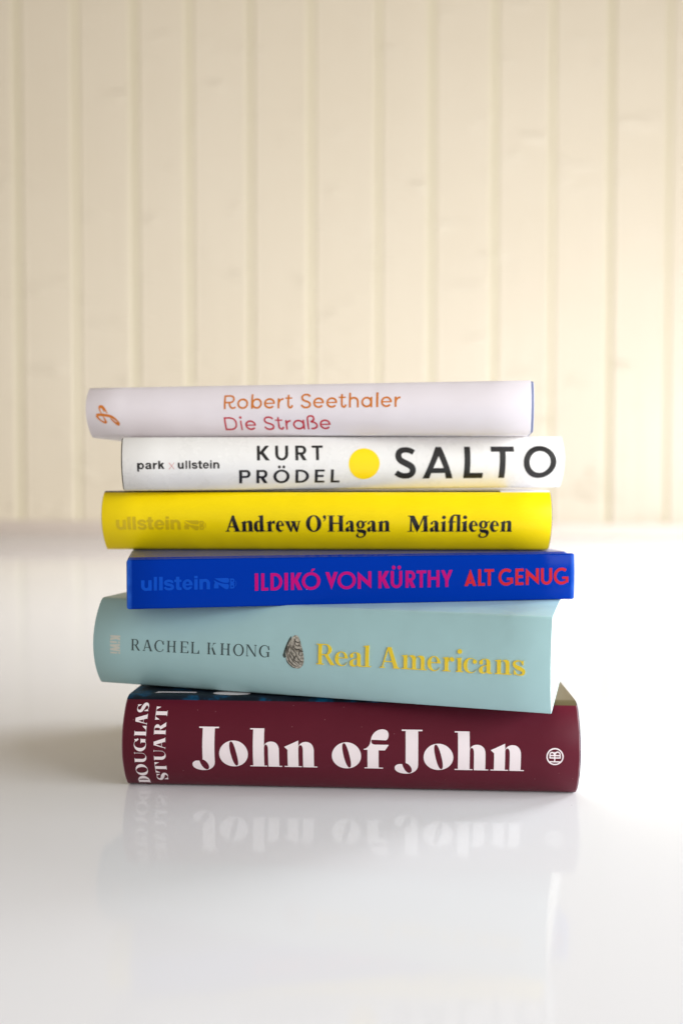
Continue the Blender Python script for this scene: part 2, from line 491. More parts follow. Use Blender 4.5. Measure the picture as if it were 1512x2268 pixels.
# --- bold grotesk lower case, x height 100
def grot(c, W, w=33., h=27.):
    if c == 'l': return solid(R(0, 0, W, 131))
    if c == 'i': return solid(R(0, 0, W, 100), R(0, 109, W, 133))
    if c == 'u':
        r = 44
        return solid([(0, 100)] + E(W * .46, r, W * .46, r + 2, 16, 180, 300) + [(W - w * .5, 20), (W - w, 100)] + [(W - w, 50)] + E(W / 2, r, W / 2 - w, r + 2 - h, 16, 360, 180) + [(w, 100)], R(W - w, 0, W, 100))
    if c in 'np' or c == 'r':
        if c == 'n':
            return solid(R(0, 0, w, 100), [(W, 0)] + E(W * .54, 56, W * .46, 46, 16, 0, 120) + [(w * .7, 80), (w * .7, 56)] + E(W / 2, 56, W / 2 - w, 46 - h, 16, 180, 0) + [(W - w, 0)])
        if c == 'r': return solid(R(0, 0, w, 100), K(P('M%g 40 C%g 72 %g 88 %g 87' % (w * .6, w * .6, W * .6, W)), h))
        return solid(R(0, -38, w, 100)) + [(E(W * .54, 50, W * .46, 52), [E(W * .54 + 1, 50, W * .46 - w * .95, 52 - h)])]
    if c == 't':
        x = W * .24
        return solid([(x, 128), (x + w, 128), (x + w, 34), (x + w + 6, 24), (W, 25), (W, 0)] + P('M%g -1 C%g -4 %g 4 %g 32' % (W * .8, W * .4, x, x)), R(0, 78, W, 100))
    if c == 'e':
        return [(E(W / 2, 50, W / 2, 52), [P('M%g 58 L%g 58 C%g 72 %g 79 %g 79 C%g 79 %g 72 %g 58Z' % (w, W - w, W - w, W * .6, W / 2, W * .4, w, w)),
                                           P('M%g 42 L%g 42 L%g 31 L%g 31 C%g 24 %g 22 %g 22 C%g 22 %g 29 %g 42Z' % (w, W + 9, W + 9, W - w * .95, W - w, W * .6, W * .52, W * .4, w, w))])]
    if c == 's':
        return solid(K(sc(solid(P('M84 70 C80 84 66 90 50 90 C30 90 15 84 15 72 C15 58 34 56 50 52 C68 48 84 44 84 28 C84 16 70 10 50 10 C30 10 15 16 12 32', 8)), W / 97)[0][0], [22, 25, 26, 28, 26, 25, 22]))
    if c == 'a':
        f = W / 100
        return sc([(P('M6 68 L36 66 C38 76 44 80 51 80 C60 80 64 75 64 66 L64 62 L42 58 C18 55 3 48 3 28 C3 8 18 -2 36 -2 C48 -2 58 2 66 11 L68 0 L100 0 L97 14 L96 66 C96 90 80 102 52 102 C24 102 8 90 6 68Z'),
                    [P('M64 44 C56 40 34 42 34 30 C34 22 40 19 46 19 C57 19 64 27 64 38Z')])], f)
    if c == 'k':
        return solid(R(0, 0, w, 131), [(w * .6, 34), (w * 1.7, 50), (W * .97, 100), (W * .97 - w * 1.25, 100), (w * .6, 62)], [(W - w * 1.25, 0), (W, 0), (w * 2.05, 64), (w * 1.1, 50)])
    if c == 'x':
        k = 7
        return solid([(0, 0), (k, 0), (W, 100), (W - k, 100)], [(W - k, 0), (W, 0), (k, 100), (0, 100)])
    if c == 'W':                                    # the owl mark, 200 wide
        f = W / 200
        return sc(solid(P('M2 100 L122 101 C140 101 142 62 124 58 C92 54 58 66 10 96Z'),
                        P('M0 86 C30 62 62 49 124 46 C140 42 138 4 118 -2 C100 -4 76 18 46 40 L42 46 L42 8 L0 8 L0 46 C12 54 12 66 0 74Z'),
                        K(E(190, 50, 8, 26, 14, -70, 70), 6), K([(142, 48), (184, 48)], 9))
                  + [(P('M142 96 L168 96 C190 96 190 54 168 54 L150 54 C142 54 140 70 146 74Z'), [R(156, 68, 172, 82)]),
                     (P('M142 4 L168 4 C190 4 190 46 168 46 L150 46 C142 46 140 30 146 26Z'), [R(156, 18, 172, 32)])], f)
    return []


# --- bold book serif, cap height 100 (outlines in their own width, then fitted)
def book(c, W):
    nat, s = {
        'A': (92, [(P('M42 101 L54 101 L84 10 C86 6 88 5 92 4 L92 0 L50 0 L50 4 C57 5 59 6 57 12 L52 27 L25 27 L20 14 C18 6 20 5 27 4 L27 0 L0 0 L0 4 C6 5 9 8 12 15Z'), [P('M28 34 L50 34 L40 68Z')])]),
        'n': (77, solid(P('M0 57 L26 68 L30 68 L30 58 C36 65 45 69 53 69 C65 69 70 60 70 48 L70 10 C70 6 72 5 77 4 L77 0 L40 0 L40 4 C45 5 47 6 47 10 L47 46 C47 53 45 57 41 57 C37 57 33 54 30 50 L30 10 C30 6 32 5 37 4 L37 0 L0 0 L0 4 C6 5 8 6 8 10 L8 50 C8 54 6 55 0 54Z'))),
        'd': (73, solid(P('M28 97 L54 103 L58 103 L58 13 C58 8 62 7 73 6 L73 2 L39 -2 L36 -1 L36 88 C36 92 33 93 28 93Z')) +
              [(P('M40 60 C36 66 30 68 25 68 C9 68 0 51 0 32 C0 12 9 -2 22 -2 C30 -2 36 3 40 9Z'), [P('M37 54 C35 59 31 61 29 61 C24 61 22 50 22 36 C22 20 25 9 30 9 C33 9 36 12 37 15Z')])]),
        'r': (52, solid(P('M0 57 L25 68 L29 68 L29 54 C34 63 40 69 46 69 L52 68 L52 47 L46 47 C43 54 38 53 30 46 L30 10 C30 6 33 5 41 4 L41 0 L0 0 L0 4 C6 5 8 6 8 10 L8 50 C8 54 6 55 0 54Z'))),
        'e': (52, [(E(26, 33, 26, 35.5), [P('M21 41 L36 41 C36 55 34 62 28 62 C23 62 21 53 21 41Z'), P('M21 35 L62 35 L62 17 L51 17 C46 11 41 9 36 9 C27 9 21 18 21 35Z')])]),
        'w': (100, solid([(6, 63), (31, 63), (46, -1), (36, -1)], [(36, -1), (45, -1), (60, 60), (52, 60)], [(42, 63), (68, 63), (80, -1), (70, -1)], [(70, -1), (80, -1), (95, 63), (87, 63)],
                         R(0, 62, 36, 66), R(42, 62, 74, 66), R(79, 62, 100, 66))),
        'O': (94, [(E(47, 50, 47, 52), [E(47, 50, 22, 45)])]),
        "'": (20, solid(E(9, 91, 9, 11, 18), P('M17 93 C21 80 14 68 3 63 L2 66 C9 73 11 80 9 86Z'))),
        'H': (104, solid(R(10, 0, 34, 100), R(70, 0, 94, 100), R(34, 48, 70, 56), R(0, 0, 44, 4.5), R(60, 0, 104, 4.5), R(0, 95.5, 44, 100), R(60, 95.5, 104, 100))),
        'a': (60, [(P('M6 56 C12 65 22 69 30 69 C43 69 50 60 50 48 L50 12 C50 7 53 7 60 8 L60 4 C52 -1 46 -2 41 -2 C33 -2 29 2 28 8 C22 1 17 -2 12 -2 C4 -2 0 4 0 12 C0 22 8 29 28 35 L28 46 C28 57 26 62 21 62 C17 62 18 58 17 52 C16 46 12 43 8 44 C3 45 2 52 6 56Z'),
                    [P('M28 31 C22 28 20 22 20 17 C20 12 22 9 25 9 L28 11Z')])]),
        'g': (66, [(E(28, 44, 26, 25), [E(28, 44, 8, 18)]), (P('M42 60 L66 67 L66 60 L50 53Z'), []),
                   (P('M18 24 C12 20 13 16 20 15 C32 14 46 16 56 10 C68 2 64 -18 52 -30 C42 -41 14 -43 4 -32 C-3 -24 2 -14 14 -8 L20 -6 C4 0 2 14 14 25Z'),
                    [P('M20 -6 C13 -12 10 -20 15 -27 C21 -34 38 -33 44 -25 C49 -18 47 -10 38 -8 C33 -7 26 -7 20 -6Z')])]),
        'M': (131, solid([(17, 96), (25, 96), (28, 4), (15, 4)], [(10, 100), (42, 100), (75, 32), (64, -1), (57, -1)], [(57, -1), (64, -1), (108, 100), (98, 100)], [(100, 100), (121, 100), (126, 0), (100, 0)],
                         R(0, 0, 42, 4.5), R(84, 0, 131, 4.5), R(2, 95.5, 40, 100), R(100, 95.5, 130, 100))),
        'i': (40, solid(P('M0 57 L26 68 L30 68 L30 10 C30 6 33 5 40 4 L40 0 L0 0 L0 4 C6 5 8 6 8 10 L8 50 C8 54 6 55 0 54Z'), E(20, 89, 12, 11.5, 20))),
        'F': (90, solid(P('M14 0 L36 0 L36 62 C36 82 40 99 50 99 C56 99 60 96 62 88 L68 105 C62 104 60 107 52 107 C30 107 14 90 14 66Z'), R(6, 57.5, 53, 64.5), R(5, 0, 45, 4.5), R(60, 0, 81, 106), R(51, 0, 90, 4.5))),
        'l': (40, solid(R(9, 0, 31, 104), R(0, 0, 40, 4))),
    }[c]
    return sc(s, W / nat)


# --- didone capitals and lower case, stem s, hairline h
def didone(c, W, s=14., h=3.5, e=None):
    e = s * .55 if e is None else e
    x0, x1 = e, e + s

    def tri(x, y, dx, dy): return [(x, y), (x + dx, y), (x, y + dy)]
    if c == 'H': return solid(R(x0, 0, x1, 100), R(W - x1, 0, W - x0, 100), R(x1, 50, W - x1, 50 + h), R(0, 0, x1 + e, h), R(0, 100 - h, x1 + e, 100), R(W - x1 - e, 0, W, h), R(W - x1 - e, 100 - h, W, 100))
    if c == 'E': return solid(R(x0, 0, x1, 100), R(0, 0, W, h), R(0, 100 - h, W * .96, 100), R(x1, 50, W * .72, 50 + h), tri(W, h, -s * .9, 24), tri(W * .96, 100 - h, -s * .9, -24), [(W * .74, 62), (W * .74, 40), (W * .66, 51)])
    if c == 'L': return solid(R(x0, 0, x1, 100), R(0, 0, W, h), R(0, 100 - h, x1 + e, 100), [(W, 0), (W, 34), (W - s * .3, 30), (W - s * 1.1, h)])
    if c == 'T': return solid(R(W / 2 - s / 2, 0, W / 2 + s / 2, 100), R(0, 100 - h, W, 100), R(W / 2 - s / 2 - e, 0, W / 2 + s / 2 + e, h), [(0, 100), (s * .8, 100 - h), (s * .1, 60)], [(W, 100), (W - s * .8, 100 - h), (W - s * .1, 60)])
    if c == 'A':
        k = s * 1.12
        rt = [(W * .5 - k * .55, 100), (W * .5 + k * .35, 100), (W - e * .6, 0), (W - e * .6 - k, 0)]
        return solid(rt, [(e * .9, 0), (e * .9 + h * 1.2, 0), (W * .5 - k * .2, 96), (W * .5 - k * .55, 100)], R(W * .24, 30, W * .72, 30 + h), R(0, 0, 2 * e + h, h), R(W - e * .6 - k - e * .6, 0, W, h))
    if c in 'CG':
        rx = W * .53
        sh = [(E(rx, 50, rx, 52, 40), [E(rx + s * .25, 50, rx - s * .78, 52 - h, 40), [(W * .82, 27 if c == 'C' else 8), (W * 1.3, 27 if c == 'C' else 8), (W * 1.3, 66), (W * .82, 66)]])]
        sh = [(sh[0][0], sh[0][1] + [R(rx * 1.55, 24, W * 1.4, 64)])]
        sh += solid([(W * .96, 100), (W * .96, 62), (W * .96 - h, 62), (W * .96 - s * .8, 84)])
        if c == 'G': sh += solid(R(W - e * .4 - s, 4, W - e * .4, 44), R(W - e * .4 - s - e * 1.2, 44 - h, W, 44 + 1))
        return sh
    if c == 'K': return solid(R(x0, 0, x1, 100), R(0, 0, x1 + e, h), R(0, 100 - h, x1 + e, 100), [(x1 - 1, 38), (x1 - 1, 44), (W * .86, 100), (W * .86 - h * 1.6, 100)], [(W - e * .5 - s * 1.15, 0), (W - e * .5, 0), (x1 + (W - x1) * .38 + s * .3, 66), (x1 + (W - x1) * .30, 54)], R(W - s * 1.3 - e, 0, W, h), R(W * .62, 100 - h, W * .97, 100))
    if c == 'O':
        return [(E(W / 2, 50, W / 2, 52, 40), [E(W / 2, 50, W / 2 - s, 52 - h, 36, rot=(10 if s > 24 else 0))])]
    if c == 'N': return solid(R(e, 0, e + h, 100), R(W - e - h, 0, W - e, 100), [(e * .6, 100), (e * .6 + s * 1.15, 100), (W - e, 6), (W - e, -2), (W - e - s * .4, -2)], R(0, 0, 2 * e + h, h), R(0, 100 - h, e + s * .4, 100), R(W - 2 * e - h, 100 - h, W, 100))
    if c == 'D': return [([(x0, 0), (x0, 100)] + E(W * .36, 50, W * .64, 50, 26, 90, -90), [[(x1, h), (x1, 100 - h)] + E(W * .36, 50, W * .64 - s, 50 - h, 26, 90, -90)])] + solid(R(0, 0, x1, h), R(0, 100 - h, x1, 100))
    if c == 'U':
        r = W * .40
        xr = W - e
        return solid([(x0, 100)] + E((x0 + xr) / 2, r, (xr - x0) / 2, r + 1.5, 22, 180, 360) + [(xr, 100), (xr - h, 100)] + E((x1 + xr - h) / 2, r, (xr - h - x1) / 2, r - h * 1.6, 22, 360, 180) + [(x1, 100)], R(0, 100 - h, x1 + e, 100), R(xr - h - e, 100 - h, W, 100))
    if c == 'R':
        q = W * .50; bw = W * .84
        return [([(x0, 47), (x0, 100)] + E(q, 73.5, bw - q, 26.5, 18, 90, -90), [[(x1, 47 + h), (x1, 100 - h)] + E(q, 73.5, bw - q - s * .95, 26.5 - h, 18, 90, -90)])] + solid(R(x0, 0, x1, 100), R(0, 0, x1 + e, h), R(0, 100 - h, x1, 100), [(W - s * 1.15, 0), (W, 0), (W * .50 + s * .7, 49), (W * .50 - s * .3, 49)], R(W - s * 1.0, 0, W + 1, h))
    if c == 'S':
        pts = sc(solid(P('M56 74 C54 90 46 97 33 97 C17 97 7 88 7 74 C7 58 22 54 36 47 C50 40 60 36 60 23 C60 10 50 3 34 3 C20 3 10 12 8 28', 9)), W / 67)[0][0]
        return solid(K(pts, [h, h, s * .7, s * 1.1, s * .8, h, h]), [(W * .86, 100), (W * .86, 66), (W * .82, 66), (W * .62, 92)], [(W * .10, 0), (W * .10, 36), (W * .15, 36), (W * .36, 8)])
    # lower case, x height 68
    if c == 'e': return [(E(W / 2, 33, W / 2, 35.5), [P('M%g 40 L%g 40 C%g 56 %g 65 %g 65 C%g 65 %g 56 %g 40Z' % (s, W - s * .9, W - s * .9, W * .62, W / 2, W * .38, s, s)),
                                                      P('M%g 36 L%g 36 L%g 18 L%g 18 C%g 6 %g 2 %g 2 C%g 2 %g 16 %g 36Z' % (s, W + 9, W + 9, W * .95, W * .8, W * .68, W * .58, W * .36, s, s))])]
    if c == 'c': return [(E(W / 2, 33, W / 2, 35.5), [P('M%g 33 C%g 12 %g 2 %g 2 C%g 2 %g 8 %g 20 L%g 20 L%g 52 L%g 52 C%g 60 %g 65 %g 65 C%g 65 %g 54 %g 33Z' % (s, s, W * .40, W * .58, W * .74, W * .88, W * .97, W + 9, W + 9, W * .9, W * .8, W * .7, W * .58, W * .4, s, s))])] + solid(E(W * .82, 52, s * .55, 10, 16))
    if c == 'a':
        xr = W * .84
        return [(P('M%g 46 C%g 60 %g 68 %g 68 C%g 68 %g 62 %g 48 L%g 10 C%g 4 %g 4 %g 6 L%g 2 C%g -3 %g -2 %g 8 C%g 0 %g -2 %g -2 C8 -2 0 4 0 15 C0 30 %g 36 %g 40 L%g 48 C%g 60 %g 65 %g 65 C%g 65 %g 62 %g 58Z' % (
            W * .06, W * .08, W * .22, W * .46, W * .74, xr, xr, xr, xr, W * .9, W, W, W * .86, xr - s, xr - s, W * .5, W * .4, W * .26, W * .3, xr - s, xr - s, xr - s, W * .52, W * .44, W * .34, W * .3, W * .26)),
            [P('M%g 36 C%g 34 %g 28 %g 16 C%g 8 %g 4 %g 4 C%g 4 %g 10 %g 16Z' % (xr - s, W * .34, s, s, s, W * .34, W * .40, W * .5, xr - s, xr - s))])] + solid(E(W * .17, 50, s * .5, 10, 16))
    if c == 'l': return solid(R(e, 0, e + s, 102), R(0, 0, W, h), P('M0 99 L%g 104 L%g 96 L0 96Z' % (e + s, e + s)))
    if c == 'i': return solid(R(W / 2 - s / 2, 0, W / 2 + s / 2, 66), R(0, 0, W, h), P('M0 63 L%g 68 L%g 61 L0 60Z' % (W / 2 + s / 2, W / 2 + s / 2)), E(W / 2, 95, s * .62, 11, 18))
    if c == 'r': return solid(R(e, 0, e + s, 66), R(0, 0, 2 * e + s, h), P('M0 63 L%g 68 L%g 61 L0 60Z' % (e + s, e + s)), K(P('M%g 46 C%g 58 %g 66 %g 66 L%g 64' % (e + s, e + s + 3, W * .66, W * .78, W * .88)), h), E(W * .84, 57, s * .58, 10, 16))
    if c in 'nm':
        out = solid(R(e, 0, e + s, 66), R(0, 0, 2 * e + s, h), P('M0 63 L%g 68 L%g 61 L0 60Z' % (e + s, e + s)))
        xs = [W - e - s] if c == 'n' else [(W - 2 * e - s) / 2 + e, W - e - s]
        prev = e + s
        for x in xs:
            m = (prev + x) / 2
            out += solid([(x, 0)] + [(x, 46)] + P('M%g 46 C%g 58 %g 62 %g 62 C%g 62 %g 56 %g 44' % (x, x, m + 2, m - 1, prev + 5, prev, prev)) + P('M%g 52 C%g 62 %g 68 %g 68 C%g 68 %g 62 %g 48' % (prev, prev + 4, m, m + s * .6, x + s * .75, x + s, x + s)) + [(x + s, 0)], R(x - e, 0, x + s + e, h))
            prev = x + s
        return out
    if c == 's':
        pts = sc(solid(P('M44 50 C42 62 36 66 27 66 C14 66 6 60 6 51 C6 40 18 37 28 32 C40 27 48 24 48 14 C48 5 40 1 28 1 C16 1 8 8 6 19', 8)), W / 54)[0][0]
        return solid(K(pts, [h, h, s * .75, s * 1.1, s * .8, h, h]), [(W * .88, 68), (W * .86, 46), (W * .80, 46), (W * .64, 62)], [(W * .08, 0), (W * .08, 24), (W * .14, 24), (W * .34, 5)])
    return []


# --- fat face (bottom book), cap height 100
def fat(c, W):
    nat, s = {
        'J': (70.5, solid(P('M27.8 99 L59.7 99 L59.7 12 C59.7 -4 46 -14 30 -14 C12 -14 0 -7 0 3 C0 9 6 14 13 14 L19 14 C21 6 27 -10 37 -12 C44 -11 46 -3 41 6 C37 13 33 16 27.8 17Z'), R(18, 98.8, 70.5, 102.2))),
        'o': (75.5, [(E(37.75, 34, 37.75, 35.2, 44), [E(38, 34, 7.6, 33.6, 36, rot=13.5, pw=.86)])]),
        'h': (84.2, solid(R(8, 0, 37.3, 100), R(0, 97, 9, 100), R(0, 0, 44.8, 2.8), R(48.7, 0, 84.2, 2.8),
                          P('M37.2 57 C42 66 49 68 56 68 C70 68 76.7 58 76.7 45 L76.7 0 L48 0 L48 45 C48 56 45 60 42 60 C39 60 37.3 57 37.2 50Z'))),
        'n': (86.2, solid(P('M0 55 L37 71.6 L37 0 L8.7 0 L8.7 47Z'), R(0, 0, 45.6, 2.8), R(49.8, 0, 86.2, 2.8),
                          P('M36.9 57 C42 66 50 68.5 57 68.5 C71 68.5 77.6 58 77.6 45 L77.6 0 L49 0 L49 45 C49 56 46 60 43 60 C39 60 37 57 36.9 50Z'))),
        'f': (64.8, solid(P('M9.6 0 L38.4 0 L38.4 50 L55 50 L64.8 64.4 L30 64.4 C22 64.4 19.5 68 19.5 73 L19.5 76.5 L57 75.5 C62 77 64.8 84 64 91 C63 99 56 102 48 102 C34 102 21 92 18.5 78 C17.5 64 10 54 0 53 L0 51 L9.6 51Z'), R(1.8, 0, 49.8, 2.8))),
    }[c]
    return sc(s, W / nat)


# --- marks
def script_mark(W):
    q = lambda pts: [((x - 285) * .1538, (905 - y) * .1538) for x, y in pts]
    def sm(pts):                                   # Catmull-Rom through the points
        pts = q(pts); o = []
        for i in range(len(pts) - 1):
            a, b, c, d = pts[max(i - 1, 0)], pts[i], pts[i + 1], pts[min(i + 2, len(pts) - 1)]
            for k in range(5):
                t = k / 5
                o.append(tuple(.5 * (2 * b[j] + (c[j] - a[j]) * t + (2 * a[j] - 5 * b[j] + 4 * c[j] - d[j]) * t * t + (3 * b[j] - a[j] - 3 * c[j] + d[j]) * t ** 3) for j in (0, 1)))
        return o + [pts[-1]]
    s = solid(K(sm([(295, 580), (430, 568), (620, 588), (800, 628), (930, 705), (1020, 795), (1062, 865)]), [13.4, 13.4, 13.4, 13.4, 11.0, 8.5, 9.8]),
              K(sm([(1066, 872), (1000, 872), (900, 805), (830, 735), (778, 680)]), [11.0, 14.6, 8.5, 7.3, 3.7]),
              K(sm([(312, 590), (345, 665), (430, 750), (520, 805), (612, 822)]), [15.9, 9.8, 7.3, 8.5, 12.2]),
              K(sm([(608, 830), (585, 740), (545, 650), (490, 540), (432, 430), (412, 340), (440, 290)]), [12.2, 9.8, 4.9, 4.9, 6.1, 9.8, 14.6]),
              K(sm([(425, 290), (500, 315), (580, 375), (640, 455), (690, 525)]), [12.2, 15.9, 11.0, 7.3, 3.7]),
              K(sm([(535, 365), (560, 430), (588, 490)]), [7.3, 6.1, 2.4]))
    return sc(s, W / 123.)


def press_mark(W):
    s = [(E(0, 0, 50, 50, 48), [E(0, 0, 42, 42, 44)])]
    s += solid(R(-5.2, -29, 1.8, 26), K([(-29, -10), (-29, 11)] + E(-17, 12, 12, 12.5, 12, 180, 0) + [(-4, 11)], 7.5),
               K([(0, 11)] + E(15, 13, 14, 14, 12, 180, 0) + [(29, 11), (29, -10)], 7.5), R(-32, 3, 32, 10.5), R(-32.7, -10.5, 32.7, -3.5), R(-37, -33.4, 37, -26.5))
    return sc(s, W / 100., W / 100., W / 2, W / 2)


SHELL = 'M46 99 C62 101 74 92 82 74 C92 58 100 42 100 28 C99 10 84 0 64 -1 C40 -2 14 10 4 30 C-2 44 4 62 16 76 C24 86 34 96 46 99Z'


# ------------------------------------------------------------------ lettering: meshes on a spine
def wind(poly, X, Y):
    p = np.asarray(poly); w = np.zeros(len(X), int)
    x0, y0 = p[:, 0], p[:, 1]; x1, y1 = np.roll(x0, -1), np.roll(y0, -1)
    for a, b, c, d in zip(x0, y0, x1, y1):
        cr = (c - a) * (Y - b) - (X - a) * (d - b)
        w += ((b <= Y) & (d > Y) & (cr > 0)).astype(int) - ((b > Y) & (d <= Y) & (cr < 0)).astype(int)
    return w != 0


def tess(shapes, step):
    """filled triangles of a glyph; horizontal cuts every `step` so it can follow a curved spine"""
    vs, es = [], []

    def add(poly):
        b = len(vs)
        vs.extend(Vector(q) for q in poly)
        es.extend((b + i, b + (i + 1) % len(poly)) for i in range(len(poly)))
    for o, hs in shapes:
        add(o)
        for h in hs: add(h)
    xs = [v.x for v in vs]; ys = [v.y for v in vs]
    k = math.ceil(min(ys) / step)
    while k * step < max(ys):
        b = len(vs)
        vs += [Vector((min(xs) - .01, k * step)), Vector((max(xs) + .01, k * step))]
        es.append((b, b + 1)); k += 1
    V, _, F, _, _, _ = delaunay_2d_cdt(vs, es, [], 0, 1e-5)
    V = np.array([(v.x, v.y) for v in V]); F = np.array([f for f in F if len(f) == 3])
    c = V[F].mean(axis=1)
    ins = np.zeros(len(F), bool)
    for o, hs in shapes:
        i = wind(o, c[:, 0], c[:, 1])
        for h in hs: i &= ~wind(h, c[:, 0], c[:, 1])
        ins |= i
    return V, F[ins]


def print_on(book_, name, glyphs, m, parent, proud=.00008, raise_=0., label=None, step=.8, plane=None):
    """glyphs: list of shape lists in millimetres (u along the spine, v up it)"""
    vs, fs = [], []
    for sh in glyphs:
        if not sh: continue
        V, F = tess(sh, step)
        b = len(vs)
        for u, v in V:
            y = spine_y(book_, v / 1e3)
            d = (spine_y(book_, v / 1e3 + .0004) - spine_y(book_, v / 1e3 - .0004)) / .0008
            nl = math.hypot(1, d)
            pr = proud + raise_
            vs.append((u / 1e3, y - pr / nl, v / 1e3 + pr * d / nl))
        fs += [tuple(int(b + i) for i in f) for f in F]
        if raise_:
            cnt = {}
            for f in F:
                for i in range(3):
                    e = (int(f[i]), int(f[(i + 1) % 3]))
                    cnt[tuple(sorted(e))] = cnt.get(tuple(sorted(e)), []) + [e]
            ed = [v[0] for v in cnt.values() if len(v) == 1]
            low = {}
            for e in ed:
                for i in e:
                    if i not in low:
                        u, v = V[i]; low[i] = len(vs)
                        vs.append((u / 1e3, spine_y(book_, v / 1e3) + .0001, v / 1e3))
            fs += [(b + e[1], b + e[0], low[e[0]], low[e[1]]) for e in ed]
    me = bpy.data.meshes.new(name); me.from_pydata(vs, [], fs); me.update()
    o = link_mesh(name, me, parent, [m])
    if raise_:
        bv = o.modifiers.new('bevel', 'BEVEL'); bv.width = .00012; bv.segments = 2; bv.limit_method = 'ANGLE'; bv.angle_limit = rad(50)
    if label: o['label'] = label
    return o


def text(font, data, v0, v1, slope=0., slope_t=None, **k):
    """data: 'A,u0,u1 B,u0,u1 ...' with the ink extents in millimetres"""
    out = []
    rows = [(q[0], float(q[2:].split(',')[0]), float(q[2:].split(',')[1])) for q in data.split()]
    um = sum((r[1] + r[2]) / 2 for r in rows) / len(rows)
    for c, u0, u1 in rows:
        kx = (v1 - v0) / 100
        du = (u0 + u1) / 2 - um
        sh = font(c, (u1 - u0) / kx, **k)
        out.append(sc(sh, kx, kx, u0, v0 + slope * du))
    return out


# ------------------------------------------------------------------ books
def spine_y(b, v):
    s = min(max(v / b['T'], 0.), 1.)
    return b['dl'] * (1 - s) - b['d'] * max(4 * s * (1 - s), 0) ** b.get('pw', .9)


def profile(b, Wd, n=44):
    T, rt, rb = b['T'], b['rt'], b['rb']
    pts, tag = [], []

    def bez(a, c, e, k=7):
        return [tuple((1 - t) ** 2 * a[j] + 2 * t * (1 - t) * c[j] + t * t * e[j] for j in (0, 1)) for t in [i / k for i in range(1, k)]]
    yt, yb = spine_y(b, T), spine_y(b, 0)
    pts += [(Wd, T), (Wd * .5, T)] + b.get('hinge', []) + [(yt + rt, T - b.get('drop', 0))]
    vt = T - rt * .9 - b.get('drop', 0); vb = rb * .9
    pts += bez(pts[-1], (yt, T - b.get('drop', 0)), (spine_y(b, vt), vt))
    for i in range(n + 1):
        v = vt + (vb - vt) * i / n
        pts.append((spine_y(b, v), v))
    pts += bez(pts[-1], (yb, 0), (yb + rb, 0))
    pts += [(yb + rb, 0), (Wd * .5, 0), (Wd, 0)]
    return pts


def inset(pts, t):
    out = []
    n = len(pts)
    for i in range(n):
        a = pts[max(i - 1, 0)]; c = pts[min(i + 1, n - 1)]
        dx, dy = c[0] - a[0], c[1] - a[1]; l = math.hypot(dx, dy) or 1
        nx, ny = -dy / l, dx / l                 # travelling down the spine side, inside is to the left
        out.append((pts[i][0] + nx * t, pts[i][1] + ny * t))
    return out


def shell(name, pts, xl, xr, th, parent, mats, midx=None, rnd=.00015, nx=12):
    """a cover: the profile swept along the spine, with real thickness and softened ends"""
    secs = [(xl, rnd), (xl + rnd * .3, rnd * .3), (xl + rnd, 0)] + [(xl + (xr - xl) * i / nx, 0) for i in range(1, nx)] + [(xr - rnd, 0), (xr - rnd * .3, rnd * .3), (xr, rnd)]
    n = len(pts)
    vs, fs, mi = [], [], []
    inner = inset(pts, th)
    for x, e in secs:
        o = inset(pts, e) if e else pts
        vs += [(x, y, z) for y, z in o] + [(x, y, z) for y, z in (inset(inner, -e * .6) if e else inner)]
    m2 = 2 * n
    for k in range(len(secs) - 1):
        a, b = k * m2, (k + 1) * m2
        for i in range(n - 1):
            fs.append((a + i, a + i + 1, b + i + 1, b + i)); mi.append(midx(pts[i], pts[i + 1], (secs[k][0] + secs[k + 1][0]) / 2) if midx else 0)
            fs.append((a + n + i + 1, a + n + i, b + n + i, b + n + i + 1)); mi.append(0)
        fs.append((a + n, a, b, b + n)); mi.append(0)
        fs.append((a + n - 1, a + m2 - 1, b + m2 - 1, b + n - 1)); mi.append(0)
    L = (len(secs) - 1) * m2
    for i in range(n - 1):
        fs.append((i + 1, i, n + i, n + i + 1)); mi.append(0)
        fs.append((L + i, L + i + 1, L + n + i + 1, L + n + i)); mi.append(0)
    me = bpy.data.meshes.new(name); me.from_pydata(vs, [], fs); me.update()
    for m in mats: me.materials.append(m)
    for p, q in zip(me.polygons, mi): p.material_index = q
    smooth(me, 38)
    o = bpy.data.objects.new(name, me); COL.objects.link(o); o.parent = parent
    return o


def page_mat(name, col):
    m = mat(name, col, .75, .2)
    nt = m.node_tree; p = nt.nodes['Principled BSDF']
    tc = nt.nodes.new('ShaderNodeTexCoord')
    mp = nt.nodes.new('ShaderNodeMapping'); mp.inputs['Scale'].default_value = (2, 2, 2600)
    n = nt.nodes.new('ShaderNodeTexNoise'); n.inputs['Scale'].default_value = 1; n.inputs['Detail'].default_value = 3
    nt.links.new(tc.outputs['Object'], mp.inputs['Vector']); nt.links.new(mp.outputs['Vector'], n.inputs['Vector'])
    b = nt.nodes.new('ShaderNodeBump'); b.inputs['Distance'].default_value = .0002; b.inputs['Strength'].default_value = 1
    nt.links.new(n.outputs['Fac'], b.inputs['Height']); nt.links.new(b.outputs['Normal'], p.inputs['Normal'])
    mx = nt.nodes.new('ShaderNodeMix'); mx.data_type = 'RGBA'
    mx.inputs[6].default_value = tuple(c * .88 for c in col[:3]) + (1,); mx.inputs[7].default_value = col
    nt.links.new(n.outputs['Fac'], mx.inputs[0]); nt.links.new(mx.outputs[2], p.inputs['Base Color'])
    return m


